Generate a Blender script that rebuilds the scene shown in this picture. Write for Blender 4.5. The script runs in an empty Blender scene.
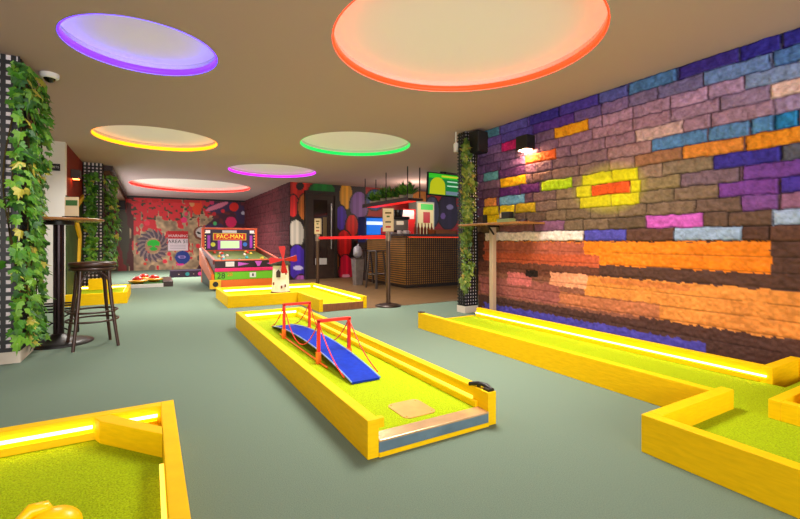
import bpy, bmesh, math, random
import numpy as np
from mathutils import Vector, Matrix
random.seed(7); rng = np.random.RandomState(11)
C = bpy.context.scene.collection
pi = math.pi
# ------------------------------------------------------------------ camera
F = 430.0; HY = 241.0; CH = 0.95; CEIL = 2.394
YAW = math.atan(250/430); SN, CN = math.sin(YAW), math.cos(YAW)
cam_d = bpy.data.cameras.new('camera'); cam = bpy.data.objects.new('camera', cam_d); C.objects.link(cam)
cam.location = (0, 0, CH); cam.rotation_euler = (pi/2, 0, -YAW)
cam_d.sensor_width = 36; cam_d.lens = F/800*36; cam_d.shift_y = (HY-259.5)/800; cam_d.clip_start = .05
bpy.context.scene.camera = cam
def onfloor(x, y, z=0):          # photo measurement -> place on a level surface
    d = F*(CH-z)/(y-HY); xc = (x-400)/F*d
    return d*SN+xc*CN, d*CN-xc*SN
def on_x(x, y, X):               # -> (Y, z) on a wall parallel to the room's length
    t = (x-400)/F; d = X/(SN+t*CN); return d*(CN-t*SN), CH-(y-HY)/F*d
def on_y(x, y, Y):               # -> (X, z) on a wall across the room
    t = (x-400)/F; d = Y/(CN-t*SN); return d*(SN+t*CN), CH-(y-HY)/F*d
# ------------------------------------------------------------------ materials
def lin(c):
    return tuple(((v/255)/12.92 if v/255 <= .04045 else ((v/255+.055)/1.055)**2.4) for v in c)
MATS = {}
def mat(name, col=(200,200,200), rough=.5, metal=0, bump=0, scale=60, vary=0, emit=0, ecol=None, attr=False, alpha=None, trans=0, stretch=None):
    if name in MATS: return MATS[name]
    m = bpy.data.materials.new(name); m.use_nodes = True; nt = m.node_tree; N = nt.nodes; L = nt.links
    b = N['Principled BSDF']; c = lin(col)
    b.inputs['Base Color'].default_value = (*c, 1); b.inputs['Roughness'].default_value = rough; b.inputs['Metallic'].default_value = metal
    if trans: b.inputs['Transmission Weight'].default_value = trans
    src = None
    if attr:
        a = N.new('ShaderNodeVertexColor'); a.layer_name = 'Col'; src = a.outputs['Color']
    if bump or vary:
        tc = N.new('ShaderNodeTexCoord'); nz = N.new('ShaderNodeTexNoise'); nz.inputs['Scale'].default_value = scale; nz.inputs['Detail'].default_value = 4
        if stretch:
            mp = N.new('ShaderNodeMapping'); mp.inputs['Scale'].default_value = stretch
            L.new(tc.outputs['Object'], mp.inputs['Vector']); L.new(mp.outputs['Vector'], nz.inputs['Vector'])
        else: L.new(tc.outputs['Object'], nz.inputs['Vector'])
        if bump:
            bp = N.new('ShaderNodeBump'); bp.inputs['Strength'].default_value = bump; bp.inputs['Distance'].default_value = .01
            L.new(nz.outputs['Fac'], bp.inputs['Height']); L.new(bp.outputs['Normal'], b.inputs['Normal'])
        if vary:
            mr = N.new('ShaderNodeMapRange'); mr.inputs['From Min'].default_value = .3; mr.inputs['From Max'].default_value = .7
            mr.inputs['To Min'].default_value = 1-vary; mr.inputs['To Max'].default_value = 1+vary
            L.new(nz.outputs['Fac'], mr.inputs['Value'])
            mx = N.new('ShaderNodeVectorMath'); mx.operation = 'SCALE'
            if src: L.new(src, mx.inputs[0])
            else: mx.inputs[0].default_value = c
            L.new(mr.outputs['Result'], mx.inputs['Scale']); src = mx.outputs['Vector']
    if src: L.new(src, b.inputs['Base Color'])
    if emit:
        b.inputs['Emission Color'].default_value = (*lin(ecol or col), 1); b.inputs['Emission Strength'].default_value = emit
        if attr and not ecol: L.new(src, b.inputs['Emission Color'])
    b.inputs['Specular IOR Level'].default_value = .18 if rough >= .55 and not metal else .5
    MATS[name] = m; return m
kerbm = mat('yellow_painted_timber', (240,194,0), .6, bump=.15, scale=14, vary=.06, stretch=(1,1,6))
turfm = mat('turf', (162,186,0), .9, bump=.9, scale=140, vary=.28)
turfd = mat('dark_turf', (50,95,25), .9, bump=.9, scale=140, vary=.3)
faint = mat('faint_led', (255,215,90), .4, emit=1.6, ecol=(255,205,60))
ledy = mat('yellow_led', (255,215,90), .4, emit=10, ecol=(255,225,120))
black = mat('black_metal', (24,20,19), .4, .3)
blackp = mat('black_plastic', (20,19,20), .45)
white = mat('white_paint', (235,232,228), .55, bump=.05, scale=30)
darkwood = mat('dark_wood', (58,32,22), .3, vary=.3, scale=20, stretch=(1,1,8))
brownwood = mat('brown_wood', (135,80,40), .45, vary=.2, scale=12, stretch=(8,1,1))
steel = mat('steel', (170,165,160), .3, .9)
bronze = mat('brushed_bronze', (88,64,48), .4, .6)
redp = mat('red_paint', (225,30,14), .4)
orangep = mat('orange_paint', (240,110,20), .45)
bluep = mat('blue_deck', (3,46,165), .75, vary=.15, scale=30)
greenp = mat('green_paint', (110,200,25), .45)
pinkp = mat('pink_paint', (240,25,110), .4)
lilacp = mat('lilac_paint', (210,90,215), .45)
creamp = mat('cream_card', (230,205,165), .6)
silver = mat('silver_galvanised', (150,140,135), .35, .7, vary=.2, scale=9)
leafs = [mat('leaf_a', (70,132,30), .5, vary=.2, scale=12), mat('leaf_b', (108,162,42), .5, vary=.2, scale=12), mat('leaf_c', (42,94,28), .5, vary=.2, scale=12), mat('leaf_d', (180,175,60), .5)]
olive = [mat('olive_a', (92,120,36), .5, vary=.2, scale=12), mat('olive_b', (125,142,52), .5, vary=.2, scale=12), mat('olive_c', (60,92,32), .5, vary=.2, scale=12), mat('olive_d', (160,140,60), .5)]
stemm = mat('vine_stem', (70,60,30), .8)
# ------------------------------------------------------------------ helpers
def ID(o, label, cat, group=None, kind=None):
    o['label'] = label; o['category'] = cat
    if group: o['group'] = group
    if kind: o['kind'] = kind
    return o
def thing(name, label, cat, loc=(0,0,0), rz=0, group=None):
    o = bpy.data.objects.new(name, None); C.objects.link(o); o.location = loc; o.rotation_euler = (0,0,rz); o.empty_display_size = .1
    return ID(o, label, cat, group)
class MB:
    def __init__(s): s.v = []; s.f = []; s.m = []; s.sm = []
    def add(s, vs, fs, m=0, smooth=False):
        n = len(s.v); s.v += [tuple(v) for v in vs]
        for f in fs: s.f.append(tuple(i+n for i in f)); s.m.append(m); s.sm.append(smooth)
        return s
    def box(s, x0, x1, y0, y1, z0, z1, m=0):
        vs = [(x,y,z) for z in (z0,z1) for y in (y0,y1) for x in (x0,x1)]
        return s.add(vs, [(0,2,3,1),(4,5,7,6),(0,1,5,4),(1,3,7,5),(3,2,6,7),(2,0,4,6)], m)
    def hexa(s, pts, m=0):       # bottom 4 then top 4
        return s.add(pts, [(3,2,1,0),(4,5,6,7),(0,1,5,4),(1,2,6,5),(2,3,7,6),(3,0,4,7)], m)
    def prism(s, poly, z0, z1, m=0):
        n = len(poly); vs = [(x,y,z0) for x,y in poly]+[(x,y,z1) for x,y in poly]
        return s.add(vs, [tuple(range(n-1,-1,-1)), tuple(range(n,2*n))]+[(i,(i+1)%n,n+(i+1)%n,n+i) for i in range(n)], m)
    def tube(s, path, r, n=8, m=0, closed=False):
        P_ = [Vector(p) for p in path]; k = len(P_); vs = []; prev = None
        for i, p in enumerate(P_):
            a = P_[(i-1) % k] if (closed or i) else p; b = P_[(i+1) % k] if (closed or i < k-1) else p
            t = (b-a).normalized()
            if prev is None:
                up = Vector((0,0,1)) if abs(t.z) < .9 else Vector((1,0,0)); u = t.cross(up).normalized()
            else: u = (prev-t*prev.dot(t)).normalized()
            prev = u; w = t.cross(u); rr = r[i] if isinstance(r, (list,tuple)) else r
            vs += [p+(u*math.cos(2*pi*j/n)+w*math.sin(2*pi*j/n))*rr for j in range(n)]
        fs = [(i*n+j, i*n+(j+1)%n, ((i+1)%k)*n+(j+1)%n, ((i+1)%k)*n+j) for i in range(k if closed else k-1) for j in range(n)]
        s.add(vs, fs, m, True)
        if not closed: s.add([vs[j] for j in range(n)]+[vs[(k-1)*n+j] for j in range(n)], [tuple(range(n-1,-1,-1)), tuple(range(n,2*n))], m)
        return s
    def lathe(s, prof, c=(0,0), n=28, m=0, z=0, smooth=True):
        vs = [(c[0]+r*math.cos(2*pi*j/n), c[1]+r*math.sin(2*pi*j/n), z+h) for r, h in prof for j in range(n)]; k = len(prof)
        s.add(vs, [(i*n+j, i*n+(j+1)%n, (i+1)*n+(j+1)%n, (i+1)*n+j) for i in range(k-1) for j in range(n)], m, smooth)
        s.add([vs[j] for j in range(n)]+[vs[(k-1)*n+j] for j in range(n)], [tuple(range(n-1,-1,-1)), tuple(range(n,2*n))], m)
        return s
    def rot(s, M):
        s.v = [tuple(M @ Vector(v)) for v in s.v]; return s
    def build(s, name, mats, parent=None, bevel=0, label=None, world=False, kind=None):
        me = bpy.data.meshes.new(name)
        vs = s.v
        if world and parent is not None:
            inv = (Matrix.Translation(parent.location) @ parent.rotation_euler.to_matrix().to_4x4()).inverted()
            vs = [tuple(inv @ Vector(v)) for v in vs]
        me.from_pydata(vs, [], s.f)
        for mm in (mats if isinstance(mats, (list,tuple)) else [mats]): me.materials.append(mm)
        me.polygons.foreach_set('material_index', s.m); me.polygons.foreach_set('use_smooth', s.sm)
        me.validate(); me.update()
        o = bpy.data.objects.new(name, me); C.objects.link(o)
        if parent is not None: o.parent = parent
        if bevel:
            b = o.modifiers.new('bevel', 'BEVEL'); b.width = bevel; b.segments = 2; b.limit_method = 'ANGLE'
        if label: o['label'] = label
        if kind: o['kind'] = kind
        return o
def copy_tree(o, parent=None):
    c = o.copy(); C.objects.link(c)
    if parent is not None: c.parent = parent
    for ch in list(o.children): copy_tree(ch, c)
    return c
def struct(o): o['kind'] = 'structure'; return o
def box(x0,x1,y0,y1,z0,z1,m=0): return MB().box(x0,x1,y0,y1,z0,z1,m)
def text(name, s, size, mat_, parent, loc, rot, ext=.002):
    cu = bpy.data.curves.new(name, 'FONT'); cu.body = s; cu.size = size; cu.extrude = ext; cu.align_x = 'CENTER'; cu.align_y = 'CENTER'
    cu.materials.append(mat_); t_o = bpy.data.objects.new(name, cu); C.objects.link(t_o); bpy.context.view_layer.update()
    me = bpy.data.meshes.new_from_object(t_o.evaluated_get(bpy.context.evaluated_depsgraph_get())); bpy.data.objects.remove(t_o)
    o = bpy.data.objects.new(name, me); C.objects.link(o); o.parent = parent; o.location = loc; o.rotation_euler = rot; return o
def grid(name, P, Cc, material, parent=None, flip=False):
    n, m = P.shape[:2]; me = bpy.data.meshes.new(name)
    idx = np.arange(n*m).reshape(n, m)
    q = np.stack([idx[:-1,:-1], idx[1:,:-1], idx[1:,1:], idx[:-1,1:]], -1).reshape(-1,4)
    if flip: q = q[:, ::-1]
    me.vertices.add(n*m); me.vertices.foreach_set('co', P.reshape(-1).astype(np.float32))
    me.loops.add(q.size); me.polygons.add(len(q))
    me.loops.foreach_set('vertex_index', q.reshape(-1).astype(np.int32)); me.polygons.foreach_set('loop_start', np.arange(0, q.size, 4, dtype=np.int32))
    me.update(calc_edges=True); me.validate()
    a = me.color_attributes.new('Col', 'FLOAT_COLOR', 'POINT'); cc = np.ones((n*m,4), np.float32); cc[:,:3] = Cc.reshape(-1,3); a.data.foreach_set('color', cc.reshape(-1))
    me.polygons.foreach_set('use_smooth', [True]*len(q)); me.materials.append(material)
    o = bpy.data.objects.new(name, me); C.objects.link(o)
    if parent is not None: o.parent = parent
    return o
def nlin(c):
    c = np.asarray(c, float)/255; return np.where(c <= .04045, c/12.92, ((c+.055)/1.055)**2.4)
def vnoise(u, v, s, seed=0):
    r = np.random.RandomState(seed); T = r.rand(64,64); u = u/s+100; v = v/s+100
    iu = np.floor(u).astype(int); iv = np.floor(v).astype(int); fu = u-iu; fv = v-iv; fu = fu*fu*(3-2*fu); fv = fv*fv*(3-2*fv)
    g = lambda a, b: T[a % 64, b % 64]
    return (g(iu,iv)*(1-fu)+g(iu+1,iv)*fu)*(1-fv)+(g(iu,iv+1)*(1-fu)+g(iu+1,iv+1)*fu)*fv
# ------------------------------------------------------------------ floor, ceiling
carpet = mat('teal_carpet', (106,124,108), .95, bump=.25, scale=220, vary=.12)
barfl = mat('brown_vinyl', (100,74,44), .5, bump=.05, scale=8, vary=.12)
struct(box(-4,8.5,-3.2,16.3,-.1,0).build('floor', carpet))
struct(box(2.67,8.45,5.45,10.4,0,.004).build('floor.001', barfl))
LIGHTS = [  # x, y, radius, colour, tag
 (-.042,3.781,.514,(62,22,255),'violet'), (.10,7.05,.781,(255,150,0),'yellow'), (2.018,2.519,.971,(255,40,12),'orange red'),
 (2.687,5.951,.823,(0,135,52),'green'), (2.214,9.056,.875,(165,22,200),'magenta'), (.978,12.578,1.428,(255,15,8),'red')]
cu = bpy.data.curves.new('ceiling', 'CURVE'); cu.dimensions = '2D'; cu.fill_mode = 'BOTH'; cu.extrude = 0
def loop(pts):
    sp = cu.splines.new('POLY'); sp.points.add(len(pts)-1)
    for p, q in zip(sp.points, pts): p.co = (*q, 0, 1)
    sp.use_cyclic_u = True
loop([(-4,-3.2),(8.5,-3.2),(8.5,16.3),(-4,16.3)])
for x, y, r, c, t in LIGHTS: loop([(x+r*math.cos(a*pi/48), y+r*math.sin(a*pi/48)) for a in range(96)])
tmp = bpy.data.objects.new('tmp', cu); C.objects.link(tmp); bpy.context.view_layer.update()
me = bpy.data.meshes.new_from_object(tmp.evaluated_get(bpy.context.evaluated_depsgraph_get())); bpy.data.objects.remove(tmp)
ceilm = mat('ceiling_paint', (196,168,166), .85, bump=.05, scale=40)
me.materials.clear(); me.materials.append(ceilm)
for v in me.vertices: v.co.z = 0
ce = bpy.data.objects.new('ceiling', me); C.objects.link(ce); ce.location.z = CEIL; struct(ce)
recess = mat('recess_white', (226,216,205), .8)
posn = {'violet':'nearest the left planted column', 'yellow':'between the violet and red ones', 'orange red':'largest and nearest the brick mural',
        'green':'in front of the bar counter', 'magenta':'before the door with balloons', 'red':'deepest in the room near the splattered mural'}
for x, y, r, c, t in LIGHTS:
    th = thing('ceiling_light', f'round recessed ceiling light with {t} glowing rim, {posn[t]}', 'ceiling light', (x,y,CEIL), 0, 'round recessed ceiling lights')
    n = 96; D = .095
    ring = MB(); vs = [(r*math.cos(2*pi*j/n), r*math.sin(2*pi*j/n), z) for z in (0,D) for j in range(n)]
    ring.add(vs, [(j,(j+1)%n,n+(j+1)%n,n+j) for j in range(n)], 0, True); ring.build('recess_side', recess, th)
    dm = mat('dim_diffuser', (226,216,205), .8, emit=.23, ecol=(255,240,225))
    dd = MB(); dd.lathe([(r,D),(r,D+.01)], n=n, smooth=False); dd.build('diffuser', dm, th)
    rr = r-.012
    st = MB(); pr = [(rr,.004),(rr+.008,.004),(rr+.008,.052),(rr,.052)]
    vs = [(a*math.cos(2*pi*j/n), a*math.sin(2*pi*j/n), b) for a,b in pr for j in range(n)]
    st.add(vs, [(i*n+j, i*n+(j+1)%n, ((i+1)%4)*n+(j+1)%n, ((i+1)%4)*n+j) for i in range(4) for j in range(n)], 0, True)
    k = {'violet':7,'yellow':2.8,'orange red':5,'green':3.6,'magenta':3,'red':5}[t]
    st.build('led_strip', mat('led_'+t, c, .4, emit=k, ecol=c), th, label=f'{t} glowing light strip')
# ------------------------------------------------------------------ painted brick wall on the right
WX = 3.8; RH = .111
def brick_wall(name, X, y0, y1, z1, ry, rz, painted, basefn, seed, wmin=.24, wmax=.42, rowh=RH, zref=CH, rough_below=True, sgn=-1):
    rnd = random.Random(seed)
    ys = np.arange(y0, y1+ry/2, ry); zs = np.linspace(0, z1, int(z1/rz)+1)
    Yg, Zg = np.meshgrid(ys, zs, indexing='ij')
    wob = (vnoise(Yg, Zg, .09, seed+1)-.5)*.014+(vnoise(Yg, Zg, .03, seed+8)-.5)*.008
    K = np.floor((Zg-zref+wob)/rowh).astype(int)
    H = np.zeros_like(Yg); Col = np.zeros(Yg.shape+(3,))
    edge = np.zeros_like(Yg)
    for k in range(K.min(), K.max()+1):
        pl = sorted([p for p in painted if p[2] == k], key=lambda p: p[0]); fixed = []
        for a, b, kk, c in pl: fixed.append((a, b, c))
        segs = []; cur = y0-.2-rnd.random()*.3
        for a, b, c in fixed+[(y1+.5, y1+.9, None)]:
            while a-cur > .001:
                w = rnd.uniform(wmin, wmax)
                if a-cur < w*1.35: w = a-cur
                segs.append((cur, cur+w, None)); cur += w
            if c is not None: segs.append((a, b, c)); cur = b
        bnd = np.array([s_[0] for s_ in segs]+[segs[-1][1]])
        msk = K == k; yy = Yg[msk]+(wob[msk]*.8); zz = Zg[msk]
        i = np.clip(np.searchsorted(bnd, yy, 'right')-1, 0, len(segs)-1)
        dx = np.minimum(yy-bnd[i], bnd[i+1]-yy); z_in = (zz-zref+wob[msk])-k*rowh; dz = np.minimum(z_in, rowh-z_in)
        low = rough_below and k < 0
        dd = np.minimum(dx, dz); e = np.clip((dd-.0015)/(.0075 if not low else .006), 0, 1); e = e*e*(3-2*e)
        hb = np.array([rnd.random() for _ in segs])[i]
        H[msk] = e*(.016+.006*hb if not low else .004+.002*hb)
        cb = np.zeros((len(segs), 3))
        for j, (a, b, c) in enumerate(segs):
            base = np.array(c if c is not None else basefn((a+b)/2, k, rnd), float)
            v = 1+(rnd.random()-.5)*(.1 if c is not None else .16); cb[j] = np.clip(base*v, 0, 255)
        cc = nlin(cb[i]); mort = cc*(.34 if not low else .6)
        Col[msk] = mort+(cc-mort)*e[:,None]
    H += (vnoise(Yg,Zg,.022,seed+2)-.5)*.009+(vnoise(Yg,Zg,.06,seed+3)-.5)*.003+(vnoise(Yg,Zg,.013,seed+6)-.5)*.006
    n1 = vnoise(Yg,Zg,.03,seed+4)*.5+vnoise(Yg,Zg,.012,seed+5)*.5
    Col *= (1.04+(n1-.5)*.85)[...,None]
    P = np.stack([X+sgn*H, Yg, Zg], -1)
    return grid(name, P, np.clip(Col,0,1), mat('painted_brick', (200,200,200), .62, attr=True, bump=.25, scale=90))
def pb(xa, xb, xm, ym, c):
    k = math.floor((HY-ym)/((xm-161)*16.4/639)); Ya = on_x(xb, HY, WX)[0]; Yb = on_x(xa, HY, WX)[0]
    return (Ya, Yb, k, c)
PB = [pb(*a) for a in [
 (636,684,660,133,(228,190,195)),(652,708,680,142,(92,140,200)),(709,750,728,134.5,(98,145,205)),(751,774,762,128,(90,145,210)),(775,800,787,122,(45,135,205)),
 (684,744,714,148,(225,140,60)),(746,803,773,139,(235,145,40)),(635,683,659,157,(165,115,85)),
 (714,781,748,159,(58,48,150)),(782,810,791,152,(95,95,115)),(744,812,772,170,(120,70,165)),(681,740,711,177,(125,100,115)),(719,779,749,188,(115,62,150)),(781,815,791,184,(70,50,155)),
 (742,778,760,201,(125,75,150)),(781,815,791,196,(140,95,130)),(773,815,787,218,(160,180,215)),(647,704,675,222.5,(200,92,190)),(675,743,708,234.5,(150,172,205)),
 (771,815,786,89,(232,196,196)),(746,815,773,74,(125,145,195)),(705,771,739,70,(110,140,205)),(774,815,787,56.6,(80,120,190)),
 (741,781,761,49,(48,42,150)),(783,815,796,37,(52,48,160)),(679,740,709,62.4,(62,48,150)),(629,677,653,82,(78,122,185)),(600,628,614,95,(92,95,180)),
 (487,500,494,131,(190,60,60)),(501,528,515,127,(95,85,180)),(530,559,544,118,(62,50,160)),(560,599,579,106,(80,62,175)),(485,500,493,138,(80,130,160)),(502,533,517,136,(90,75,170)),(534,575,554,126,(95,60,160)),
 (502,526,514,146.5,(218,40,135)),(555,589,572,131.8,(238,160,30)),(526,557,542,159,(228,100,45)),(501,527,514,183.5,(240,185,30)),(542,573,557,186,(185,220,30)),
 (484,499,492,178,(105,175,190)),(500,525,512,202,(110,168,200)),(485,497,491,204,(215,140,70)),(500,520,510,192,(88,42,110)),(521,540,530,191,(90,42,112)),(500,526,514,173,(92,55,115)),
 (484,499,492,212,(225,200,25)),(500,515,508,211.5,(228,200,25)),(516,536,524,209.5,(190,160,30)),(484,500,492,220,(230,205,20)),(505,515,510,219.5,(150,165,110)),
 (500,534,518,226.6,(125,80,85)),(535,565,550,226.7,(125,82,112)),(486,584,540,236.5,(238,216,208)),(585,627,605,236,(80,75,170)),
 (592,630,611,189,(225,85,30)),(577,591,584,191,(205,195,30)),(631,641,636,187,(220,210,25)),(583,612,598,179,(205,200,30)),(613,638,625,176,(222,212,20)),(580,611,596,201,(200,185,30)),(612,640,626,200,(215,200,25)),
]]
def px_of(Y):   # column of the photo a point of the right wall was measured in
    d = WX*SN+Y*CN; return 400+F*(WX*CN-Y*SN)/d
def basecol(Y, k, r):
    x = px_of(Y)
    if k >= 0:
        anchors = [(500,12,(105,80,170)),(560,12,(78,62,165)),(500,8,(105,78,132)),(500,4,(92,62,100)),(500,1,(100,80,60)),(560,9,(130,98,130)),(600,9,(182,140,165)),(560,5,(125,98,92)),(570,2,(112,92,72)),
            (640,9,(185,142,172)),(650,6,(160,122,120)),(660,4,(140,120,84)),(640,1,(100,80,62)),(700,10,(176,140,182)),(720,8,(186,146,178)),(700,5,(125,108,88)),(700,3,(118,96,80)),(760,4,(120,84,118)),(780,9,(160,140,190)),
            (790,11,(110,120,190)),(790,6,(110,90,120)),(790,2,(120,88,110)),(740,1,(102,76,62)),(690,12,(82,100,175)),(600,4,(150,132,80))]
        w = np.array([1/(((x-a)/45)**2+((k-b)/1.3)**2+.15)**1.6 for a, b, c_ in anchors]); c = tuple((w[:,None]*np.array([c_ for a, b, c_ in anchors])).sum(0)/w.sum())
        if k == 11 and x > 690: c = (130,140,200)
        if k == 0: c = (88,58,48)
        return c
    return (255,0,255)
def lower(Y, k):
    x = px_of(Y)
    if k in (-1,-2):
        if x > 771: return (88,56,42)
        return (240,132,28) if x > 585 else ((200,105,55) if x > 560 else (178,88,66))
    if k == -3:
        if 550 < x < 586: return (235,150,112)
        return (98,54,32) if x > 520 else (125,70,60)
    if k == -4:
        if 550 < x < 586: return (235,150,112)
        if 505 < x < 532: return (205,105,100)
        return (225,130,50) if x > 600 else (135,82,62)
    if k in (-5,-6):
        if 512 < x < 530 and k == -5: return (200,110,105)
        return (228,140,65) if x > 640 else ((195,115,68) if x > 590 else (148,95,75))
    if k == -8: return (82,72,165) if x < 705 else (88,58,50)
    return (82,56,50)
_bf = lambda Y, k, r: basecol(Y,k,r) if k >= 0 else lower(Y,k)
wr = brick_wall('wall_right', WX, .75, 4.45, CEIL, .0105, .0092, PB, _bf, 5)
# soften: overpainted blocks below ignore the brick joints
def repaint(o):
    me = o.data; n = len(me.vertices); co = np.empty(n*3, np.float32); me.vertices.foreach_get('co', co); co = co.reshape(-1,3)
    a = me.color_attributes['Col']; col = np.empty(n*4, np.float32); a.data.foreach_get('color', col); col = col.reshape(-1,4)
    kk = (co[:,2]-CH)/RH; Y = co[:,1]
    x = 400+F*(WX*CN-Y*SN)/(WX*SN+Y*CN)
    j = (vnoise(Y, co[:,2], .03, 77)-.5)*.22; jx = (vnoise(Y, co[:,2], .04, 78)-.5)*10
    tex = 1+(vnoise(Y, co[:,2], .018, 79)-.5)*.45+(vnoise(Y, co[:,2], .15, 80)-.5)*.25
    fr = (kk % 1); line = 1-.45*np.exp(-(np.minimum(fr,1-fr)/.05)**2)*(vnoise(Y, co[:,2], .2, 81) > .3); tex = tex*line
    def blk(x0, x1, k0, k1, c, ov=None):
        m = (x+jx*.3 > x0) & (x+jx*.3 < x1) & (kk+j > k0) & (kk+j < k1); col[m,:3] = nlin(c)[None]*tex[m][:,None]*(1 if ov is None else ov)
    blk(0,9999,-9,0,(84,56,48)); blk(0,600,-3.6,-2.4,(110,64,50)); blk(0,640,-6.4,-3.6,(140,88,68)); blk(480,560,-6.2,-4.2,(160,92,82))
    blk(484,771,-2.1,-.05,(236,128,28)); blk(484,600,-2.35,-1.25,(190,88,56)); blk(484,585,-1.3,-.1,(176,92,70))
    blk(585,900,-6.1,-3.1,(226,142,66)); blk(560,660,-6.1,-4.9,(190,115,75)); blk(600,690,-3.7,-3.2,(205,120,60))
    blk(508,532,-4.7,-3.4,(205,110,105)); blk(550,587,-4.35,-3.05,(238,158,118)); blk(527,538,-3.75,-3.05,(40,30,26))
    blk(484,706,-8.5,-7.3,(84,76,172))
    # soft edged yellow spray around the orange brick
    dx = (x-611)/32; dz = (kk-4.55)/1.9; g = np.clip(1.25-np.sqrt(dx*dx+dz*dz), 0, 1)[:,None]*.85
    keep = ((x > 592) & (x < 630) & (np.floor(kk) == 4))[:,None]
    col[:,:3] = np.where(keep, col[:,:3], col[:,:3]*(1-g)+nlin((225,215,20))*g*tex[:,None])
    a.data.foreach_set('color', np.clip(col,0,1).reshape(-1))
repaint(wr); struct(wr)
struct(box(3.84,3.95,-3.2,4.45,0,CEIL).build('wall_right.001', mat('plain_brick_back', (110,85,95), .8)))
# ------------------------------------------------------------------ other walls
redboard = mat('red_brown_boards', (130,40,28), .6, vary=.25, scale=10, stretch=(1,12,1))
struct(box(-3.9,-1.07,7.87,8.02,0,CEIL).build('wall_left', white))
struct(box(-1.35,-1.07,8.02,16.2,0,CEIL).build('wall_left.001', redboard))
struct(box(-4.0,-3.9,-3.2,8.02,0,CEIL).build('wall_left.002', white))
# panelled wall behind the camera with a wide unseen window, added to go with the fill light
fw = MB().box(-4,8.5,-3.3,-3.2,0,.35).box(-4,8.5,-3.3,-3.2,2.3,CEIL).box(-4,-3.2,-3.3,-3.2,.35,2.3).box(3.6,8.5,-3.3,-3.2,.35,2.3)
struct(fw.build('wall_front', white))
wn = struct(box(-3.2,3.6,-3.27,-3.26,.35,2.3).build('added_window_1', mat('added_window_glass', (255,255,255), .05, trans=1)))
wf = MB()
for x in (-3.2,-1.52,.17,1.87,3.55): wf.box(x,x+.05,-3.29,-3.2,.35,2.3)
wf.build('added_window_frame', black, wn)
# dark plum brick wall on the left of the door
def plum(Y, k, r): 
    return (92,42,48) if Y > 11.3 else (78,36,44)
pw = brick_wall('wall_back_side', 2.96, 10.42, 16.2, CEIL, .03, .022, [], plum, 21, .25, .4, .12, 0, False, -1); struct(pw)
struct(box(2.98,3.1,10.5,16.25,0,CEIL).build('wall_back_side.001', blackp))
# ------------------------------------------------------------------ murals (flat painted walls)
def mural(name, Y, x0, x1, res, fn, seed=3, glow=False):
    xs = np.arange(x0, x1+res/2, res); zs = np.linspace(0, CEIL, int(CEIL/res)+1); Xg, Zg = np.meshgrid(xs, zs, indexing='ij')
    d = Xg*SN+Y*CN; px = 400+F*(Xg*CN-Y*SN)/d; py = HY-F*(Zg-CH)/d
    col = fn(px, py, Xg, Zg); P = np.stack([Xg, np.full_like(Xg, Y), Zg], -1)
    return struct(grid(name, P, np.clip(nlin(np.clip(col,0,255)),0,1), mat('mural_print', (200,200,200), .5, attr=True), flip=True))
def ell(col, px, py, cx, cy, rx, ry, c, ang=0):
    dx, dy = px-cx, py-cy; a = math.radians(ang); u = dx*math.cos(a)+dy*math.sin(a); v = -dx*math.sin(a)+dy*math.cos(a)
    m = (u/rx)**2+(v/ry)**2 < 1; col[m] = c; return m
def balloons(px, py, X, Z):
    col = np.zeros(px.shape+(3,)); col[:] = (30,15,14)
    stripes = lambda m, c2: None
    col[(px > 366) & (py < 234)] = (150,14,14)
    for cx, cy, rx, ry, c in [(302,186,14,15,(225,35,15)),(322,191,13,9,(20,130,40)),(346,196,6.5,13.5,(232,160,20)),(359,206,9,14,(128,80,165)),(341,218,5.5,12,(80,40,190)),
        (352,226,6,11,(235,30,25)),(344,244,7.5,13.5,(240,22,22)),(345.5,269,7.5,14,(240,14,60)),(293,206,5.5,11,(230,30,30)),(305,207,7,13,(225,120,40)),(296,234,8,14,(215,205,190)),
        (297,262,9.5,17,(72,35,180)),(301,281,6,6,(180,90,180)),(335,262,4,10,(200,110,30)),(375,200,9,10,(30,70,150)),(448,212,10,17,(42,30,62)),(432,212,7,15,(66,74,108)),(418,198,8,12,(120,60,30)),(462,200,6,12,(190,20,25))]:
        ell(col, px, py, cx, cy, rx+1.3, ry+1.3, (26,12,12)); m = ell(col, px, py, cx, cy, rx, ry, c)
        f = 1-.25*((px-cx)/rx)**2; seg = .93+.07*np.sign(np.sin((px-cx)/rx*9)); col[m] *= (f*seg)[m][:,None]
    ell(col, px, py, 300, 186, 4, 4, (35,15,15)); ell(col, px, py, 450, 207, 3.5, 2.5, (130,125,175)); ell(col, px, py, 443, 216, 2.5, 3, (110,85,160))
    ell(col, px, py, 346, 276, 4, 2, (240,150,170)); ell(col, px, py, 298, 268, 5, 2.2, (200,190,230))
    return col
mural('wall_bar', 10.42, 2.96, 8.5, .022, balloons)
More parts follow.
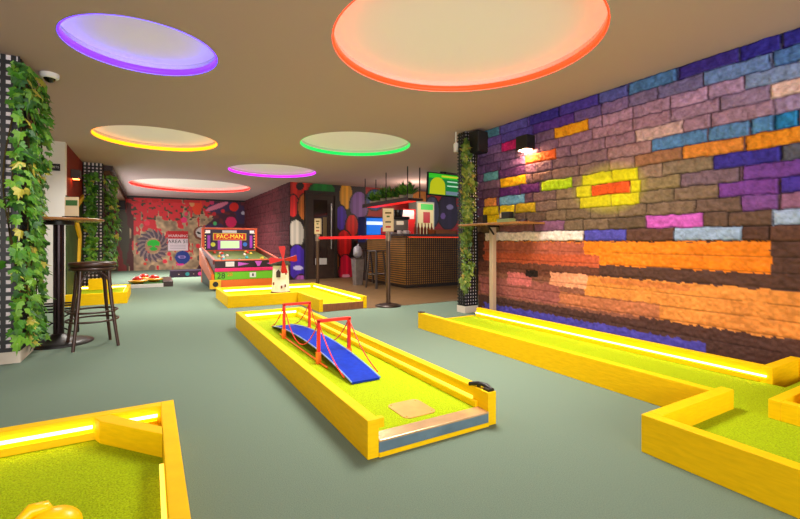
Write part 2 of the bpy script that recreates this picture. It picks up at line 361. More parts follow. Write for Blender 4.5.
def splat(px, py, X, Z):
    col = np.zeros(px.shape+(3,)); n1 = vnoise(X,Z,.35,1); n2 = vnoise(X,Z,.12,2); n3 = vnoise(X,Z*.15,.06,4); n4 = vnoise(X,Z,.07,9)
    col[:] = (176,146,112); col *= (1+(n2-.5)*.5+(n4-.5)*.3)[...,None]
    t = np.clip((222-py)/16, 0, 1)
    m = (n1*.35+n2*.35+n3*.3+t*.32-(py-215)*.0015) > .60; col[m & (px > 116)] = (215,35,45)
    m = (n4 > .7) & (t > .1); col[m] = (60,60,40)
    m = (px+n1*14+(py-230)*.25 > 214); col[m] = (70,24,48); col[m & (n2 > .6)] = (105,30,40); col[m & (n1 > .65)] = (60,35,80)
    m = (px < 127+n1*4) ; col[m] = (66,58,34); col[m & (n3 > .6)] = (120,30,25); col[(px<134) & (px>126) & (n3>.5)] = (80,22,16)
    r = np.hypot(px-153, (py-246)*1.0); a = np.arctan2(py-246, px-153)
    m = (r < 15.5+1.5*np.sin(a*17+r)) & (r > 8); col[m] = np.where((np.sin(a*16+r*.8)+(n4-.5)*1.5 > -.3)[...,None], (84,66,82), (150,122,115))[m]
    ell(col, px, py, 153, 246, 8, 7, (175,130,95)); ell(col, px, py, 153.5, 243.6, 6.3, 3.8, (20,190,40)); ell(col, px, py, 153.5, 249, 3.8, 1.9, (15,170,35)); ell(col, px, py, 150.5, 246.4, 2.2, .8, (150,110,80)); ell(col, px, py, 156.5, 246.4, 2.2, .8, (150,110,80))
    ell(col, px, py, 182.5, 257.5, 7.5, 6.8, (20,55,140)); ell(col, px, py, 182, 257, 4, 1.6, (170,140,215)); ell(col, px, py, 182, 257, 2.6, .6, (30,40,120)); ell(col, px, py, 180, 264.5, 4, 1, (230,40,150))
    ell(col, px, py, 201, 233, 7.5, 7, (120,60,40)); ell(col, px, py, 201, 232.5, 5, 5.3, (215,205,200)); ell(col, px, py, 198.8, 233, 2.2, 1.1, (15,10,10), 25); ell(col, px, py, 203.3, 233, 2.2, 1.1, (15,10,10), -25)
    for cx, cy, r_, c in [(165,261.5,2.2,(235,45,65)),(169,254,2,(235,45,65)),(198,246,2.2,(240,45,60)),(147,223,2.8,(240,50,70)),(160,230,1.6,(225,50,60)),(173,246,1.4,(230,60,60)),(184,220,3,(240,40,110)),(186,214,2,(235,50,90)),
        (145,264,1.4,(220,60,40)),(152,268,3,(120,95,80)),(231,222,5.4,(235,30,105)),(212,202.5,2.2,(205,40,100)),(205,238,1.5,(80,90,70)),(215,223.5,2,(70,190,110)),(243,213,1.8,(200,190,210)),(200,258,3,(95,85,70)),(223,211,2,(215,30,50)),(214,214,2,(205,30,40))]:
        ell(col, px, py, cx, cy, r_, r_, c)
    ell(col, px, py, 197, 206, 5, 9, (235,60,15)); ell(col, px, py, 192, 203, 2.5, 4, (220,150,90)); ell(col, px, py, 217, 206.5, 12, 2.4, (225,120,150), -20); ell(col, px, py, 234, 207, 4.5, 4.5, (230,30,20)); ell(col, px, py, 249, 216, 2.5, 9, (120,60,125))
    col[(py < 203) & (py > 199) & (px < 200) & (n2 > .35)] = (200,25,25)
    return col
mural('wall_back', 16.2, -1.1, 3.0, .022, splat)
struct(box(-1.1,3.0,16.12,16.19,2.34,CEIL-.002).build('trim_1', blackp))
so = MB()
for i in range(26): so.box(-1.07,-.62,9.95+i*.235,10.1+i*.235,2.30,2.388)
struct(so.build('trim_2', darkwood))
struct(box(-1.06,-.66,9.9,16.1,2.2,2.29).build('trim_3', mat('brown_soffit', (95,66,45), .7, vary=.25, scale=9)))
# ------------------------------------------------------------------ perforated columns
def column(x0, x1, y0, y1, pitch, faces):
    core = struct(box(x0+.0135,x1-.0135,y0+.0135,y1-.0135,.09,CEIL-.001).build('perforated_column', mat('pale_core', (248,236,238), .6)))
    box(x0-.004,x1+.004,y0-.004,y1+.004,0,.09).build('plinth', mat('pale_plinth', (205,195,180), .6), core, label='pale plinth')
    w = pitch*.24
    def lat(p):
        for s_ in faces:
            a0, a1 = (x0, x1) if s_ == 'f' else (y0, y1)
            k = 0
            a = a0
            while a <= a1+.001:
                b0, b1 = max(a-w, a0), min(a+w, a1)
                if b1 > b0:
                    if s_ == 'f': p.box(b0,b1,y0,y0+.012,.09,CEIL-.002)
                    elif s_ == 'r': p.box(x1-.012,x1,b0,b1,.09,CEIL-.002)
                    elif s_ == 'l': p.box(x0,x0+.012,b0,b1,.09,CEIL-.002)
                a += pitch
            z = .09+w
            while z < CEIL-w-.002:
                if s_ == 'f': p.box(x0,x1,y0-.001,y0+.013,z-w,z+w)
                elif s_ == 'r': p.box(x1-.013,x1+.001,y0,y1,z-w,z+w)
                elif s_ == 'l': p.box(x0-.001,x0+.013,y0,y1,z-w,z+w)
                z += pitch
    p = MB(); lat(p); p.build('perforated_cladding', blackp, core)
    return core
column(-1.6,-.88,4.4,4.9,.062,'fr')
column(3.58,3.80,4.46,4.62,.042,'fl')
column(-1.06,-.76,9.7,10.3,.06,'fr')
# ------------------------------------------------------------------ ivy
def leaf_mesh(mb, p, n, up, s, mi):
    n = n.normalized(); t = (up-n*up.dot(n)); t = t.normalized() if t.length > 1e-3 else Vector((1,0,0)); b = n.cross(t)
    out = [(0,-.12),(.34,-.22),(.5,.1),(.3,.2),(.34,.5),(.1,.48),(0,.95),(-.1,.48),(-.34,.5),(-.3,.2),(-.5,.1),(-.34,-.22)]
    vs = [p+n*.05*s]+[p+(b*x+t*(-y))*s+n*(-abs(x)*.35+.1*y)*s for x, y in out]
    mb.add(vs, [(0,i+1,(i+1)%12+1) for i in range(12)], mi, False)
def ivy(label, spots, size, parts, n, stems):
    mb = MB(); base = Vector((parts[0][0], parts[0][1], 0))
    th = thing('ivy_garland', label, 'ivy', tuple(base), 0, 'artificial ivy garlands on the columns')
    tot = []
    for i in range(n):
        p, nr = spots(); j = Vector((random.gauss(0,.45), random.gauss(0,.45), random.gauss(0,.45)+.2))
        leaf_mesh(mb, p, (nr+j), Vector((random.gauss(0,.5), random.gauss(0,.5), 1)), size*random.uniform(.65,1.2), random.choices([0,1,2,3],[4,4,3,.7])[0])
    mb.build('foliage', olive if 'olive' in label else leafs, th, world=True)
    sm = MB()
    for path in stems: sm.tube(path, .006, 5)
    sm.build('vine', stemm, th, world=True)
    return th
def vine(x, y, nx, ny, z0, z1, amp):
    ph = random.random()*6; return [(x+ny*amp*math.sin(z*4+ph)+nx*.02, y+nx*amp*math.sin(z*4+ph)+ny*.02, z) for z in np.arange(z0, z1, .12)]
def s_left():
    z = random.uniform(.25, 2.33) if random.random() < .93 else random.uniform(.1,.3)
    if random.random() < .17:      # front face, clustered at its right edge
        if random.random() < .72: return Vector((random.triangular(-.92,-.86,-.87), 4.37-random.random()*.05, z)), Vector((.2,-1,0))
        return Vector((random.uniform(-1.45,-.88), 4.37-random.random()*.03, random.choice([1.25,.95,1.4,1.1])+random.gauss(0,.09))), Vector((0,-1,.2))
    y = random.uniform(4.38, 4.95); bul = .02+.06*max(0,math.sin((z-1.2)*2.2))*(y > 4.6)
    return Vector((-.86+random.random()*max(.04,bul)+.02, y, z)), Vector((1,-.35,.1))
ivy('lush green ivy hanging down the black dotted column at far left front', s_left, .088, [(-.86,4.7)], 640,
    [vine(-.86,y,1,0,.15,2.36,.05) for y in (4.45,4.6,4.75,4.9)]+[vine(x,4.38,0,-1,.5,2.36,.04) for x in (-.9,-.93)])
def s_right():
    z = random.uniform(.3, 2.28); w = .13+.04*math.sin(z*5)
    if z < .62: w *= max(.15,(z-.25)/.37)
    return Vector((3.52+random.uniform(-.03,w), 4.42-random.random()*.06, z)), Vector((-.3,-1,.1))
ivy('olive green ivy hanging on the column at the end of the brick mural', s_right, .075, [(3.6,4.42)], 420,
    [vine(x,4.43,0,-1,.3,2.3,.03) for x in (3.59,3.64,3.7)])
def s_two():
    z = random.uniform(.45, 2.2)
    if random.random() < .4: return Vector((random.uniform(-1.02,-.85), 9.66-random.random()*.05, z)), Vector((.2,-1,.1))
    return Vector((-.76+random.random()*.22*(1.2-abs(z-1.3)*.4), random.uniform(9.6,10.3), z)), Vector((1,-.5,.1))
ivy('bright green ivy on the distant column beside the yellow painted bolt', s_two, .11, [(-.76,9.9)], 420, [vine(-.75,y,1,0,.4,2.2,.05) for y in (9.75,10.0,10.2)])
# ------------------------------------------------------------------ mini golf courses
KW, KH, TZ = .055, .17, .07
def kerb(th, x0, x1, y0, y1, z0=0, z1=KH, lab=None): return box(x0,x1,y0,y1,z0,z1).build('kerb', kerbm, th, .003, lab, True)
def led(th, x0, x1, y0, y1, z0, z1, m=None): return box(x0,x1,y0,y1,z0,z1).build('led_strip', m or ledy, th, 0, 'glowing light strip', True)
# central lane with the bridge
th = thing('mini_golf_lane', 'straight yellow kerbed mini golf lane in the middle with a red bridge on it', 'mini golf lane', (1.18,3.3,0))
kerb(th,.815,.87,1.68,5.0); kerb(th,1.5,1.555,1.68,5.0); kerb(th,.87,1.5,4.945,5.0)
box(.87,1.5,1.70,4.945,.002,TZ).build('turf', turfm, th, 0, None, True)
box(.87,1.5,1.675,1.70,0,.02).build('base_rail', kerbm, th, 0, None, True)
box(.87,1.5,1.677,1.70,.02,.066).build('tee_face', mat('blue_grey_board', (88,112,125), .5, vary=.15, scale=15), th, .001, 'blue-grey end board', True)
box(.87,1.5,1.675,1.76,.066,.076).build('tee_strip', mat('pale_metal_strip', (225,185,140), .25, .5, vary=.15, scale=8), th, .002, 'pale metal edging strip', True)
box(.87,.90,1.685,1.715,.125,.168).build('end_nib', kerbm, th, .003, None, True)
for a, b in ((.87,.888),(1.482,1.5)): box(a,b,1.76,4.945,TZ,.105).build('inner_batten', kerbm, th, .003, None, True)
led(th,.90,1.47,4.932,4.944,.12,.14); dimled = mat('dim_led', (255,215,90), .4, emit=4.5, ecol=(255,215,90)); led(th,1.489,1.4995,1.8,4.93,.106,.12,faint); led(th,.8705,.881,1.8,4.93,.108,.118,dimled)
pts = []; hw, hd, r = .095, .105, .035
for cx, cy, a0 in ((hw-r,hd-r,0),(-hw+r,hd-r,90),(-hw+r,-hd+r,180),(hw-r,-hd+r,270)):
    for k in range(6): a = math.radians(a0+k*18); pts.append((1.185+cx+r*math.cos(a), 1.92+cy+r*math.sin(a)))
mp = MB().prism(pts, TZ, TZ+.004)
for x, y in ((1.11,1.84),(1.26,1.84),(1.11,2.0),(1.26,2.0)): mp.lathe([(.006,0),(.005,.003),(.001,.004)], (x,y), 8, 0, TZ+.004)
mp.build('metal_plate', mat('copper_plate', (222,170,95), .35, .5, vary=.12, scale=12), th, 0, 'copper coloured metal plate', True)
cb = MB()
for i in range(2):
    cb.tube([(1.50+i*.02,1.83-.05*i,.175),(1.52,1.78-.02*i,.19),(1.545-.01*i,1.74,.185),(1.535,1.70-.01*i,.177)], .011, 8)
cb.box(1.51,1.55,1.69,1.73,.168,.182)
cb.build('cable_plug', blackp, th, 0, 'black cable plug', True)
# left front lane
th = thing('mini_golf_lane', 'yellow kerbed mini golf lane cut off at the bottom left corner, near the camera', 'mini golf lane', (-.9,1.5,0))
kerb(th,.045,.10,.55,2.39); kerb(th,-1.9,.045,2.335,2.39); kerb(th,-1.9,.045,.55,.605); kerb(th,-1.955,-1.9,.55,2.39)
box(-1.9,.045,.605,2.335,.002,TZ).build('turf', turfm, th, 0, None, True)
br = MB(); a = Vector((-.20,2.335)); b = Vector((.044,1.93)); d = (b-a).normalized(); nrm = Vector((d.y,-d.x))*-.07
br.prism([(-.215,2.334),(-.19,2.27),(.044,1.99),(.044,2.075),(-.155,2.334)], TZ, .168)
br.build('corner_block', kerbm, th, .003, None, True)
led(th,-1.88,-.22,2.322,2.334,.122,.133); led(th,-.14,.03,2.322,2.334,.122,.133); led(th,.030,.0445,.7,1.85,.10,.112,faint)
box(-1.88,.03,2.322,2.335,TZ,.105).build('inner_batten', kerbm, th, .003, None, True)
# yellow cut-out obstacle at the bottom edge
x, y = onfloor(42, 519, .12)
th = thing('animal_obstacle', 'rounded yellow obstacle with a raised loop standing on the near left turf', 'golf obstacle', (-.27,1.52,TZ))
def blob(cx, cy, cz, rx, ry, rz, name, m=None):
    s_ = MB(); n, k = 24, 12
    vs = [(cx+rx*math.sin(pi*i/k)*math.cos(2*pi*j/n), cy+ry*math.sin(pi*i/k)*math.sin(2*pi*j/n), cz+rz*math.cos(pi*i/k)) for i in range(k+1) for j in range(n)]
    s_.add(vs, [(i*n+j,(i+1)*n+j,(i+1)*n+(j+1)%n,i*n+(j+1)%n) for i in range(k) for j in range(n)], 0, True); return s_
yel = mat('glossy_yellow', (250,200,5), .3)
blob(.03,.045,.057,.07,.055,.057,'b').build('body', yel, th)
blob(-.05,-.02,.035,.055,.05,.036,'t').build('tail', yel, th)
MB().tube([(-.05,.03,.05),(-.045,.045,.095),(-.02,.055,.118),(.01,.06,.115),(.02,.06,.1)], [.014,.018,.02,.018,.012], 10).build('loop', yel, th)
# big right course
th = thing('mini_golf_lane', 'long L-shaped yellow kerbed mini golf lane running beside the brick mural', 'mini golf lane', (2.6,1.5,0))
kerb(th,1.915,1.975,-1.5,1.13); kerb(th,1.975,2.65,1.07,1.13); kerb(th,2.53,2.585,1.13,3.96); kerb(th,3.30,3.355,1.19,3.9); kerb(th,3.30,3.76,1.13,1.19)
kerb(th,3.70,3.76,-1.5,1.13); kerb(th,1.975,3.70,-1.5,-1.44)
t_ = MB().box(1.975,3.70,-1.44,1.07,.002,TZ).box(2.585,3.30,1.13,3.93,.002,TZ).box(2.65,3.30,1.07,1.13,.002,TZ)
t_.build('turf', turfm, th, 0, None, True)
box(2.585,3.30,3.93,3.955,0,.075).build('tee_face', kerbm, th, 0, None, True)
led(th,3.288,3.2995,1.16,3.9,.108,.117); led(th,2.5855,2.597,1.2,3.9,.118,.128,mat('dim_led')); led(th,1.9755,1.988,-1.3,1.06,.12,.13,mat('dim_led'));
box(3.286,3.30,1.2,3.9,TZ,.103).build('inner_batten', kerbm, th, .003, None, True)
box(2.53,2.585,3.90,3.96,.17,.182).build('end_cap', blackp, th, .002, 'black cap', True)
kerb(th,2.66,3.4,.88,.93,TZ,.165); kerb(th,2.66,2.71,.2,.88,TZ,.165); kerb(th,2.80,3.4,.80,.84,TZ,.19)
# far course with windmill
th = thing('mini_golf_lane', 'stepped yellow kerbed mini golf lane holding the white windmill', 'mini golf lane', (1.8,6.8,0))
kerb(th,.95,1.005,6.47,7.75); kerb(th,1.005,1.95,6.47,6.525); kerb(th,1.95,2.005,5.5,6.60); kerb(th,2.60,2.655,5.5,7.75); kerb(th,1.005,2.60,7.695,7.75)
t_ = MB().box(1.005,2.60,6.61,7.695,.002,TZ).box(1.005,1.95,6.525,6.61,.002,TZ).box(2.005,2.60,5.53,6.61,.002,TZ)
t_.build('turf', turfm, th, 0, None, True)
box(2.005,2.60,5.5,5.53,0,.10).build('tee_face', brownwood, th, .002, 'brown wooden end board', True)
led(th,1.05,2.55,7.678,7.694,.105,.13); led(th,2.586,2.5995,5.6,7.6,.12,.135); led(th,1.006,1.02,6.6,7.6,.12,.132,mat('dim_led')); led(th,2.05,2.58,5.531,5.54,.075,.095)
# lane by the bolt wall
th = thing('mini_golf_lane', 'short yellow kerbed mini golf lane behind the wooden stool', 'mini golf lane', (-.7,8.2,0))
kerb(th,-1.06,-.30,7.78,7.835); kerb(th,-.355,-.30,7.835,9.2); kerb(th,-1.06,-.355,9.145,9.2)
box(-1.06,-.355,7.835,9.145,.002,.12).build('turf', turfm, th, 0, None, True)
led(th,-1.04,-.36,9.13,9.144,.13,.15); led(th,-.369,-.3555,7.9,9.1,.13,.145); led(th,-1.04,-.38,7.836,7.848,.13,.142)
box(-.9,-.62,8.9,9.12,.12,.3).build('tunnel_block', kerbm, th, .004, None, True)
# low dark lane with saucers
th = thing('mini_golf_board', 'low green mini golf board with a white front edge by the far left wall', 'mini golf board', (-.08,10.8,0))
box(-.38,.24,10.16,10.2,0,.07).build('front_edge', white, th, .002, 'white front edge', True)
box(-.38,.24,10.2,11.5,0,.07).build('turf', turfd, th, 0, None, True)
box(.24,.42,10.2,11.5,0,.11).build('side_kerb', darkwood, th, .003, 'brown side kerb', True)
sauc = thing('saucer_obstacle', 'x', 'golf obstacle', (-.22,10.45,.07), 0, 'red and yellow saucer obstacles')
MB().lathe([(.05,0),(.17,.04),(.18,.055),(.14,.07),(.08,.085)], n=20).build('rim', mat('yellow_glaze', (235,170,30), .35), sauc)
MB().lathe([(.10,.08),(.10,.10),(.07,.13),(.03,.145),(.005,.148)], n=20).build('dome', mat('red_glaze', (225,40,25), .3), sauc)
sauc['label'] = 'yellow saucer obstacle with a red dome, closest to the white front edge'
s2 = copy_tree(sauc); s2.location = (-.12,11.2,.07); s2['label'] = 'red domed saucer obstacle, back left on the low green board'
s3 = copy_tree(sauc); s3.location = (.07,10.75,.07); s3['label'] = 'red domed saucer obstacle next to the brown side kerb'
# painted plinth in front of back mural
th = ID(box(.45,2.9,12.6,13.0,0,.17).build('painted_plinth', mat('dark_space_paint', (40,22,50), .5, vary=.3, scale=4)), 'low black painted kerb with coloured blots along the foot of the splattered mural', 'kerb')
for i, (x, c) in enumerate([(.85,(40,140,150)),(1.15,(200,50,150)),(1.42,(235,40,90)),(.65,(190,160,150)),(1.0,(160,140,130))]):
    s_ = MB(); s_.lathe([(.05 if i < 3 else .015,0),(.05 if i < 3 else .015,.002)], n=14); s_.rot(Matrix.Translation((x,12.6,.08)) @ Matrix.Rotation(pi/2,4,'X')); s_.build('painted_spot', mat(f'spot{i}', c, .5), th)
# ------------------------------------------------------------------ bridge
th = thing('suspension_bridge', 'red towered toy suspension bridge with a blue ramp on the middle lane', 'golf obstacle', (1.163,3.42,TZ))
Lh = 1.0
def deckz(y): 
    t = abs(y)/Lh; return .004+.075*(1-t**2.2)
dk = MB(); N_ = 24; vs = []
for i in range(N_+1):
    y = -Lh+2*Lh*i/N_; z = deckz(y)
    vs += [(-.095,y,z),(.095,y,z),(.095,y,z+.012),(-.095,y,z+.012)]
fs = []
for i in range(N_):
    a = i*4; b = a+4
    for j in range(4): fs.append((a+j,a+(j+1)%4,b+(j+1)%4,b+j))
fs += [(0,3,2,1),(N_*4,N_*4+1,N_*4+2,N_*4+3)]
dk.add(vs, fs).build('deck', bluep, th)
for sx in (-1,1):
    e = MB(); e.tube([(sx*.098, -Lh+2*Lh*i/N_, deckz(-Lh+2*Lh*i/N_)+.012) for i in range(N_+1)], .005, 6)
    e.build('deck_edge', mat('pale_edge', (120,150,205), .4), th)
    o_ = MB(); o_.tube([(sx*.112, y, .012+.0*y) for y in (-.62,-.2,.2,.62)], .007, 6); o_.build('side_rail', orangep, th, label='orange side rail')
for ty in (-.46,.46):
    for sx in (-1,1): box(sx*.118-.011,sx*.118+.011,ty-.012,ty+.012,.0,.31).build('tower_post', redp, th, .002)
    MB().box(-.13,.13,ty-.012,ty+.012,.295,.317).build('tower_beam', redp, th, .002)
    for sx in (-1,1): box(sx*.118-.016,sx*.118+.016,ty-.018,ty+.018,0,.085).build('tower_foot', orangep, th, .002, 'orange tower foot')
for sx in (-1,1):
    def cat_(y0, z0, y1, z1, sag): return [(sx*.118, y0+(y1-y0)*t/10, z0+(z1-z0)*t/10-sag*4*(t/10)*(1-t/10)) for t in range(11)]
    for nm, pth in (('chain', cat_(-.46,.30,.46,.30,.25)), ('chain', cat_(-.46,.30,-.93,.03,.04)), ('chain', cat_(.46,.30,.93,.03,.04))):
        MB().tube(pth, .0045, 6).build(nm, redp, th)
# ------------------------------------------------------------------ windmill
th = thing('toy_windmill', 'white toy windmill with red sails standing on the far yellow lane', 'windmill', (1.93,7.38,TZ), -.35)
MB().lathe([(.155,0),(.15,.02),(.125,.46),(.13,.47)], n=8, smooth=False).build('tower', mat('mill_white', (232,222,212), .5), th)
MB().lathe([(.17,.465),(.165,.49),(.10,.56),(.02,.60)], n=10, smooth=False).build('cap', mat('mill_cap', (60,62,50), .6), th, label='dark cap')
MB().lathe([(.16,.0),(.16,.022)], n=8, smooth=False).build('plinth', mat('mill_base', (110,50,30), .6), th, label='reddish base')
w_ = MB(); w_.prism([(-.035,0),(.035,0),(.035,.09),(0,.13),(-.035,.09)], 0, .02); w_.rot(Matrix.Translation((-.01,-.128,.27)) @ Matrix.Rotation(pi/2,4,'X') @ Matrix.Rotation(0,4,'Y'))
w_.rot(Matrix.Rotation(-.1,4,'Z')); w_.build('window', mat('mill_dark', (62,36,34), .5), th)
for ax, az in ((-.10,.16),(.09,.12),(.03,.1),(.10,.33)): box(ax-.012,ax+.012,-.152,-.13,az-.015,az+.03).build('stone_patch', mat('mill_red', (120,50,40), .6), th)
MB().tube([(.06,-.12,.57),(.06,-.21,.57)], .018, 8).build('hub', redp, th)
for k in range(4):
    s_ = MB(); s_.prism([(-.01,.0),(.01,.0),(.062,.19),(.05,.225),(-.05,.225),(-.035,.15)], -.006, .006)
    s_.rot(Matrix.Translation((.06,-.20,.57)) @ Matrix.Rotation(pi/2,4,'X') @ Matrix.Rotation(k*pi/2+.12,4,'Z') @ Matrix.Rotation(.25,4,'Y'))
    s_.build('sail', mat('sail_red', (180,10,12), .5), th)
# ------------------------------------------------------------------ pinball style golf machine
th = thing('pinball_golf_table', 'large colourful pinball style golf machine with a lit backboard at the back', 'arcade machine', (1.66,9.85,0), .02)
W = .61; YF, YB = -.95, .95
MB().hexa([(-W,YF,.0),(W,YF,.0),(W,YB,.0),(-W,YB,.0),(-W,YF,.5),(W,YF,.5),(W,YB,.7),(-W,YB,.7)]).build('cabinet', mat('cabinet_black', (32,20,26), .4), th)
MB().hexa([(-W+.05,YF+.05,.502),(W-.05,YF+.05,.502),(W-.05,YB-.02,.70),(-W+.05,YB-.02,.70),(-W+.05,YF+.05,.51),(W-.05,YF+.05,.51),(W-.05,YB-.02,.715),(-W+.05,YB-.02,.715)]).build('playfield', mat('playfield_green', (70,88,25), .5, vary=.35, scale=9), th, label='green playfield')
for sx in (-1,1):
    MB().hexa([(sx*W-.03,YF,.5),(sx*W+.03,YF,.5),(sx*W+.03,YB,.7),(sx*W-.03,YB,.7),(sx*W-.03,YF,.58),(sx*W+.03,YF,.58),(sx*W+.03,YB,.8),(sx*W-.03,YB,.8)]).build('side_rail', mat('dark_red_trim', (110,25,25), .4), th)
    MB().tube([(sx*W,YF,.585),(sx*W,YB,.805)], .012, 6).build('rail_trim', mat('salmon_trim', (235,110,80), .4), th)
MB().hexa([(-W-.06,YF-.0,.12),(-W-.005,YF,.12),(-W-.005,YB,.42),(-W-.06,YB,.42),(-W-.06,YF,.30),(-W-.005,YF,.30),(-W-.005,YB,.79),(-W-.06,YB,.79)]).build('side_panel', orangep, th, .004, 'orange side panel')
fy = YF
box(-W,W,fy-.03,fy,.44,.565).build('fascia', mat('fascia_black', (38,18,34), .4), th, .002)
box(-W,W,fy-.035,fy,.565,.59).build('top_trim', mat('salmon_trim'), th, .002)
box(-W,W,fy-.05,fy,.36,.425).build('bumper', pinkp, th, .006, 'bright pink bumper strip')
box(-W,W,fy-.03,fy,.20,.355).build('green_panel', greenp, th, .003, 'green front panel')
box(-W,W,fy-.03,fy,.03,.195).build('orange_panel', orangep, th, .003, 'orange front panel')
box(-.42,-.26,fy-.036,fy-.03,.455,.55).build('label_plate', white, th)
for pts_ in ([(-.19,.46),(-.19,.54),(.02,.50)], [(.58-.02,.46),(.56,.54),(.36,.50)], [(.13,.55),(.27,.55),(.22,.45),(.18,.45)]):
    s_ = MB(); s_.prism(pts_, 0, .006); s_.rot(Matrix.Translation((0,fy-.03,0)) @ Matrix.Rotation(pi/2,4,'X')); s_.build('painted_arrow', lilacp, th)
box(.03,.15,fy-.036,fy-.03,.23,.33).build('coin_plate', white, th, .001); box(.075,.105,fy-.04,fy-.036,.255,.305).build('coin_slot', blackp, th)
text('number', '28', .15, blackp, th, (-.50,fy-.034,.275), (pi/2,0,0))
text('number', '28', .10, mat('orange_ink', (235,140,20), .5), th, (-.34,fy-.034,.30), (pi/2,0,0))
box(-W-.10,-W+.10,fy-.10,fy-.051,-.0+.04,.21).build('foot_box', mat('amber_box', (235,180,35), .5), th, .004, 'amber corner box'); 
s_ = MB(); s_.lathe([(.05,0),(.05,.004)], n=16); s_.rot(Matrix.Translation((-W,fy-.10,.13)) @ Matrix.Rotation(pi/2,4,'X')); s_.build('box_hole', blackp, th)
box(-W-.01,W+.01,YB,YB+.10,.0,1.26).build('backboard', mat('board_orange', (225,85,35), .45), th, .006, 'orange framed backboard')
B = YB-.001
box(-W+.05,W-.05,B-.01,B,.74,1.22).build('back_panel', mat('board_dark', (45,20,58), .45), th)
def plate(name, x0, x1, z0, z1, c, o=.012, em=0): return box(x0,x1,B-o-.004,B-o,z0,z1).build(name, mat(name+'_%d_%d_%d' % c, c, .45, emit=em), th, .001)
plate('title_board', -.36,.34,.98,1.12,(215,40,20)); plate('title_border', -.38,.36,.965,1.135,(225,190,40),.0105)
plate('maze_screen', -.22,.20,.78,.95,(200,232,175),.013,.35); plate('screen_surround', -.28,.26,.75,.97,(170,60,185),.0105)
plate('header_screen', -.18,.14,1.14,1.20,(200,190,190),.0105,.2)
for sx in (-1,1):
    plate('side_band', sx*.47-.03,sx*.47+.03,.78,1.08,(175,60,190),.0105); plate('corner_light', sx*.49-.05,sx*.49+.05,1.13,1.2,(235,215,210),.0105,.5)
    for k in range(6): plate('bulb_strip', sx*.545-.01,sx*.545+.01,.78+k*.07,.80+k*.07,(240,220,120),.0105,.8)
for x, c in ((-.38,(215,215,50)),(.33,(50,120,215))):
    s_ = MB(); s_.lathe([(.05,0),(.05,.004)], n=18); s_.rot(Matrix.Translation((x,B-.012,.87)) @ Matrix.Rotation(pi/2,4,'X')); s_.build('round_badge', mat('badge%d' % c[0], c, .4), th)
text('title_text', 'PAC-MAN', .135, mat('title_yellow', (240,225,60), .4, emit=.3), th, (-.01,B-.018,1.05), (pi/2,0,0))
rnd = random.Random(4)
for i in range(16):
    y = rnd.uniform(YF+.25, YB-.2); x = rnd.uniform(-.48,.48); z = .51+.205*(y-YF-.05)/(YB-YF-.07)
    MB().lathe([(.03,0),(.035,.02),(.02,.045)], (x,y), 10, 0, z).build('bumper_peg', mat('peg%d' % (i%4), [(225,60,50),(230,200,190),(60,170,190),(220,180,60)][i%4], .4), th)
# ------------------------------------------------------------------ left standing table, stool, rack
th = thing('standing_table', 'tall round standing table with a thin wooden top beside the left ivy column', 'table', (-.735,5.06,0))
MB().lathe([(.34,1.135),(.355,1.14),(.355,1.155),(.34,1.16)], n=40).build('table_top', mat('table_wood', (150,100,50), .25, vary=.15, scale=10), th, label='brown wooden top')
MB().lathe([(.12,1.10),(.12,1.134)], n=20).build('mount', black, th)
MB().lathe([(.042,.05),(.042,1.10)], n=20).build('post', mat('dark_post', (45,30,34), .25, .6), th)
MB().lathe([(.27,0),(.27,.012),(.2,.03),(.09,.055),(.045,.09)], n=32).build('base', black, th)
mh = thing('menu_holder', 'small cream menu card in a holder on the round standing table', 'menu', (-.63,5.0,1.16), -.4)
box(-.06,.06,-.002,.002,.02,.2).build('card', creamp, mh); box(-.05,.05,-.004,-.0025,.12,.17).build('printed_band', mat('leafgreen', (70,110,60), .6), mh); box(-.065,.065,-.03,.03,0,.02).build('holder_foot', black, mh)
th = thing('wooden_stool', 'dark bentwood bar stool with a round seat beside the left standing table', 'stool', (-.45,4.78,0), .25)
MB().lathe([(.15,.715),(.178,.722),(.184,.74),(.178,.758),(.13,.762),(.02,.758)], n=36).build('seat', darkwood, th)
MB().tube([(.162*math.cos(a*pi/16), .162*math.sin(a*pi/16), .70) for a in range(32)], .016, 8, closed=True).build('seat_ring', darkwood, th)
for k in range(4):
    a = pi/4+k*pi/2; P_ = []
    for i in range(9):
        t = i/8; r = .145+.09*(1-t)**1.4; P_.append((r*math.cos(a), r*math.sin(a), .72*t))
    MB().tube(P_, [.013+.004*i/8 for i in range(9)], 10).build('leg', darkwood, th)
    b = a+pi/2; A = Vector((.165*math.cos(a), .165*math.sin(a), .55)); Bv = Vector((.165*math.cos(b), .165*math.sin(b), .55))
    MB().tube([A+(Bv-A)*t+Vector((0,0,.13*math.sin(pi*t)**.6 if 0 < t < 1 else 0)) for t in [i/10 for i in range(11)]], .009, 8).build('arch_brace', darkwood, th)
for z, r in ((.32,.188),(.24,.196)):
    MB().tube([(r*math.cos(a*pi/18), r*math.sin(a*pi/18), z) for a in range(36)], .009, 8, closed=True).build('foot_ring', darkwood, th)
th = thing('metal_frame', 'black metal frame with crossed braces standing behind the left column', 'frame', (-.83,5.48,0))
for x in (-.18,.18):
    for y in (-.1,.1): MB().tube([(x,y,0),(x,y,.45)], .012, 6).build('leg', black, th)
for z in (.25,.31): MB().tube([(-.18,-.1,z),(.18,-.1,z)], .01, 6).build('rail', black, th); MB().tube([(-.18,.1,z),(.18,.1,z)], .01, 6).build('rail', black, th)
for a, b in ((-.18,.18),):
    MB().tube([(a,-.1,.03),(b,-.1,.25)], .007, 6).build('cross_brace', black, th); MB().tube([(b,-.1,.03),(a,-.1,.25)], .007, 6).build('cross_brace', black, th)
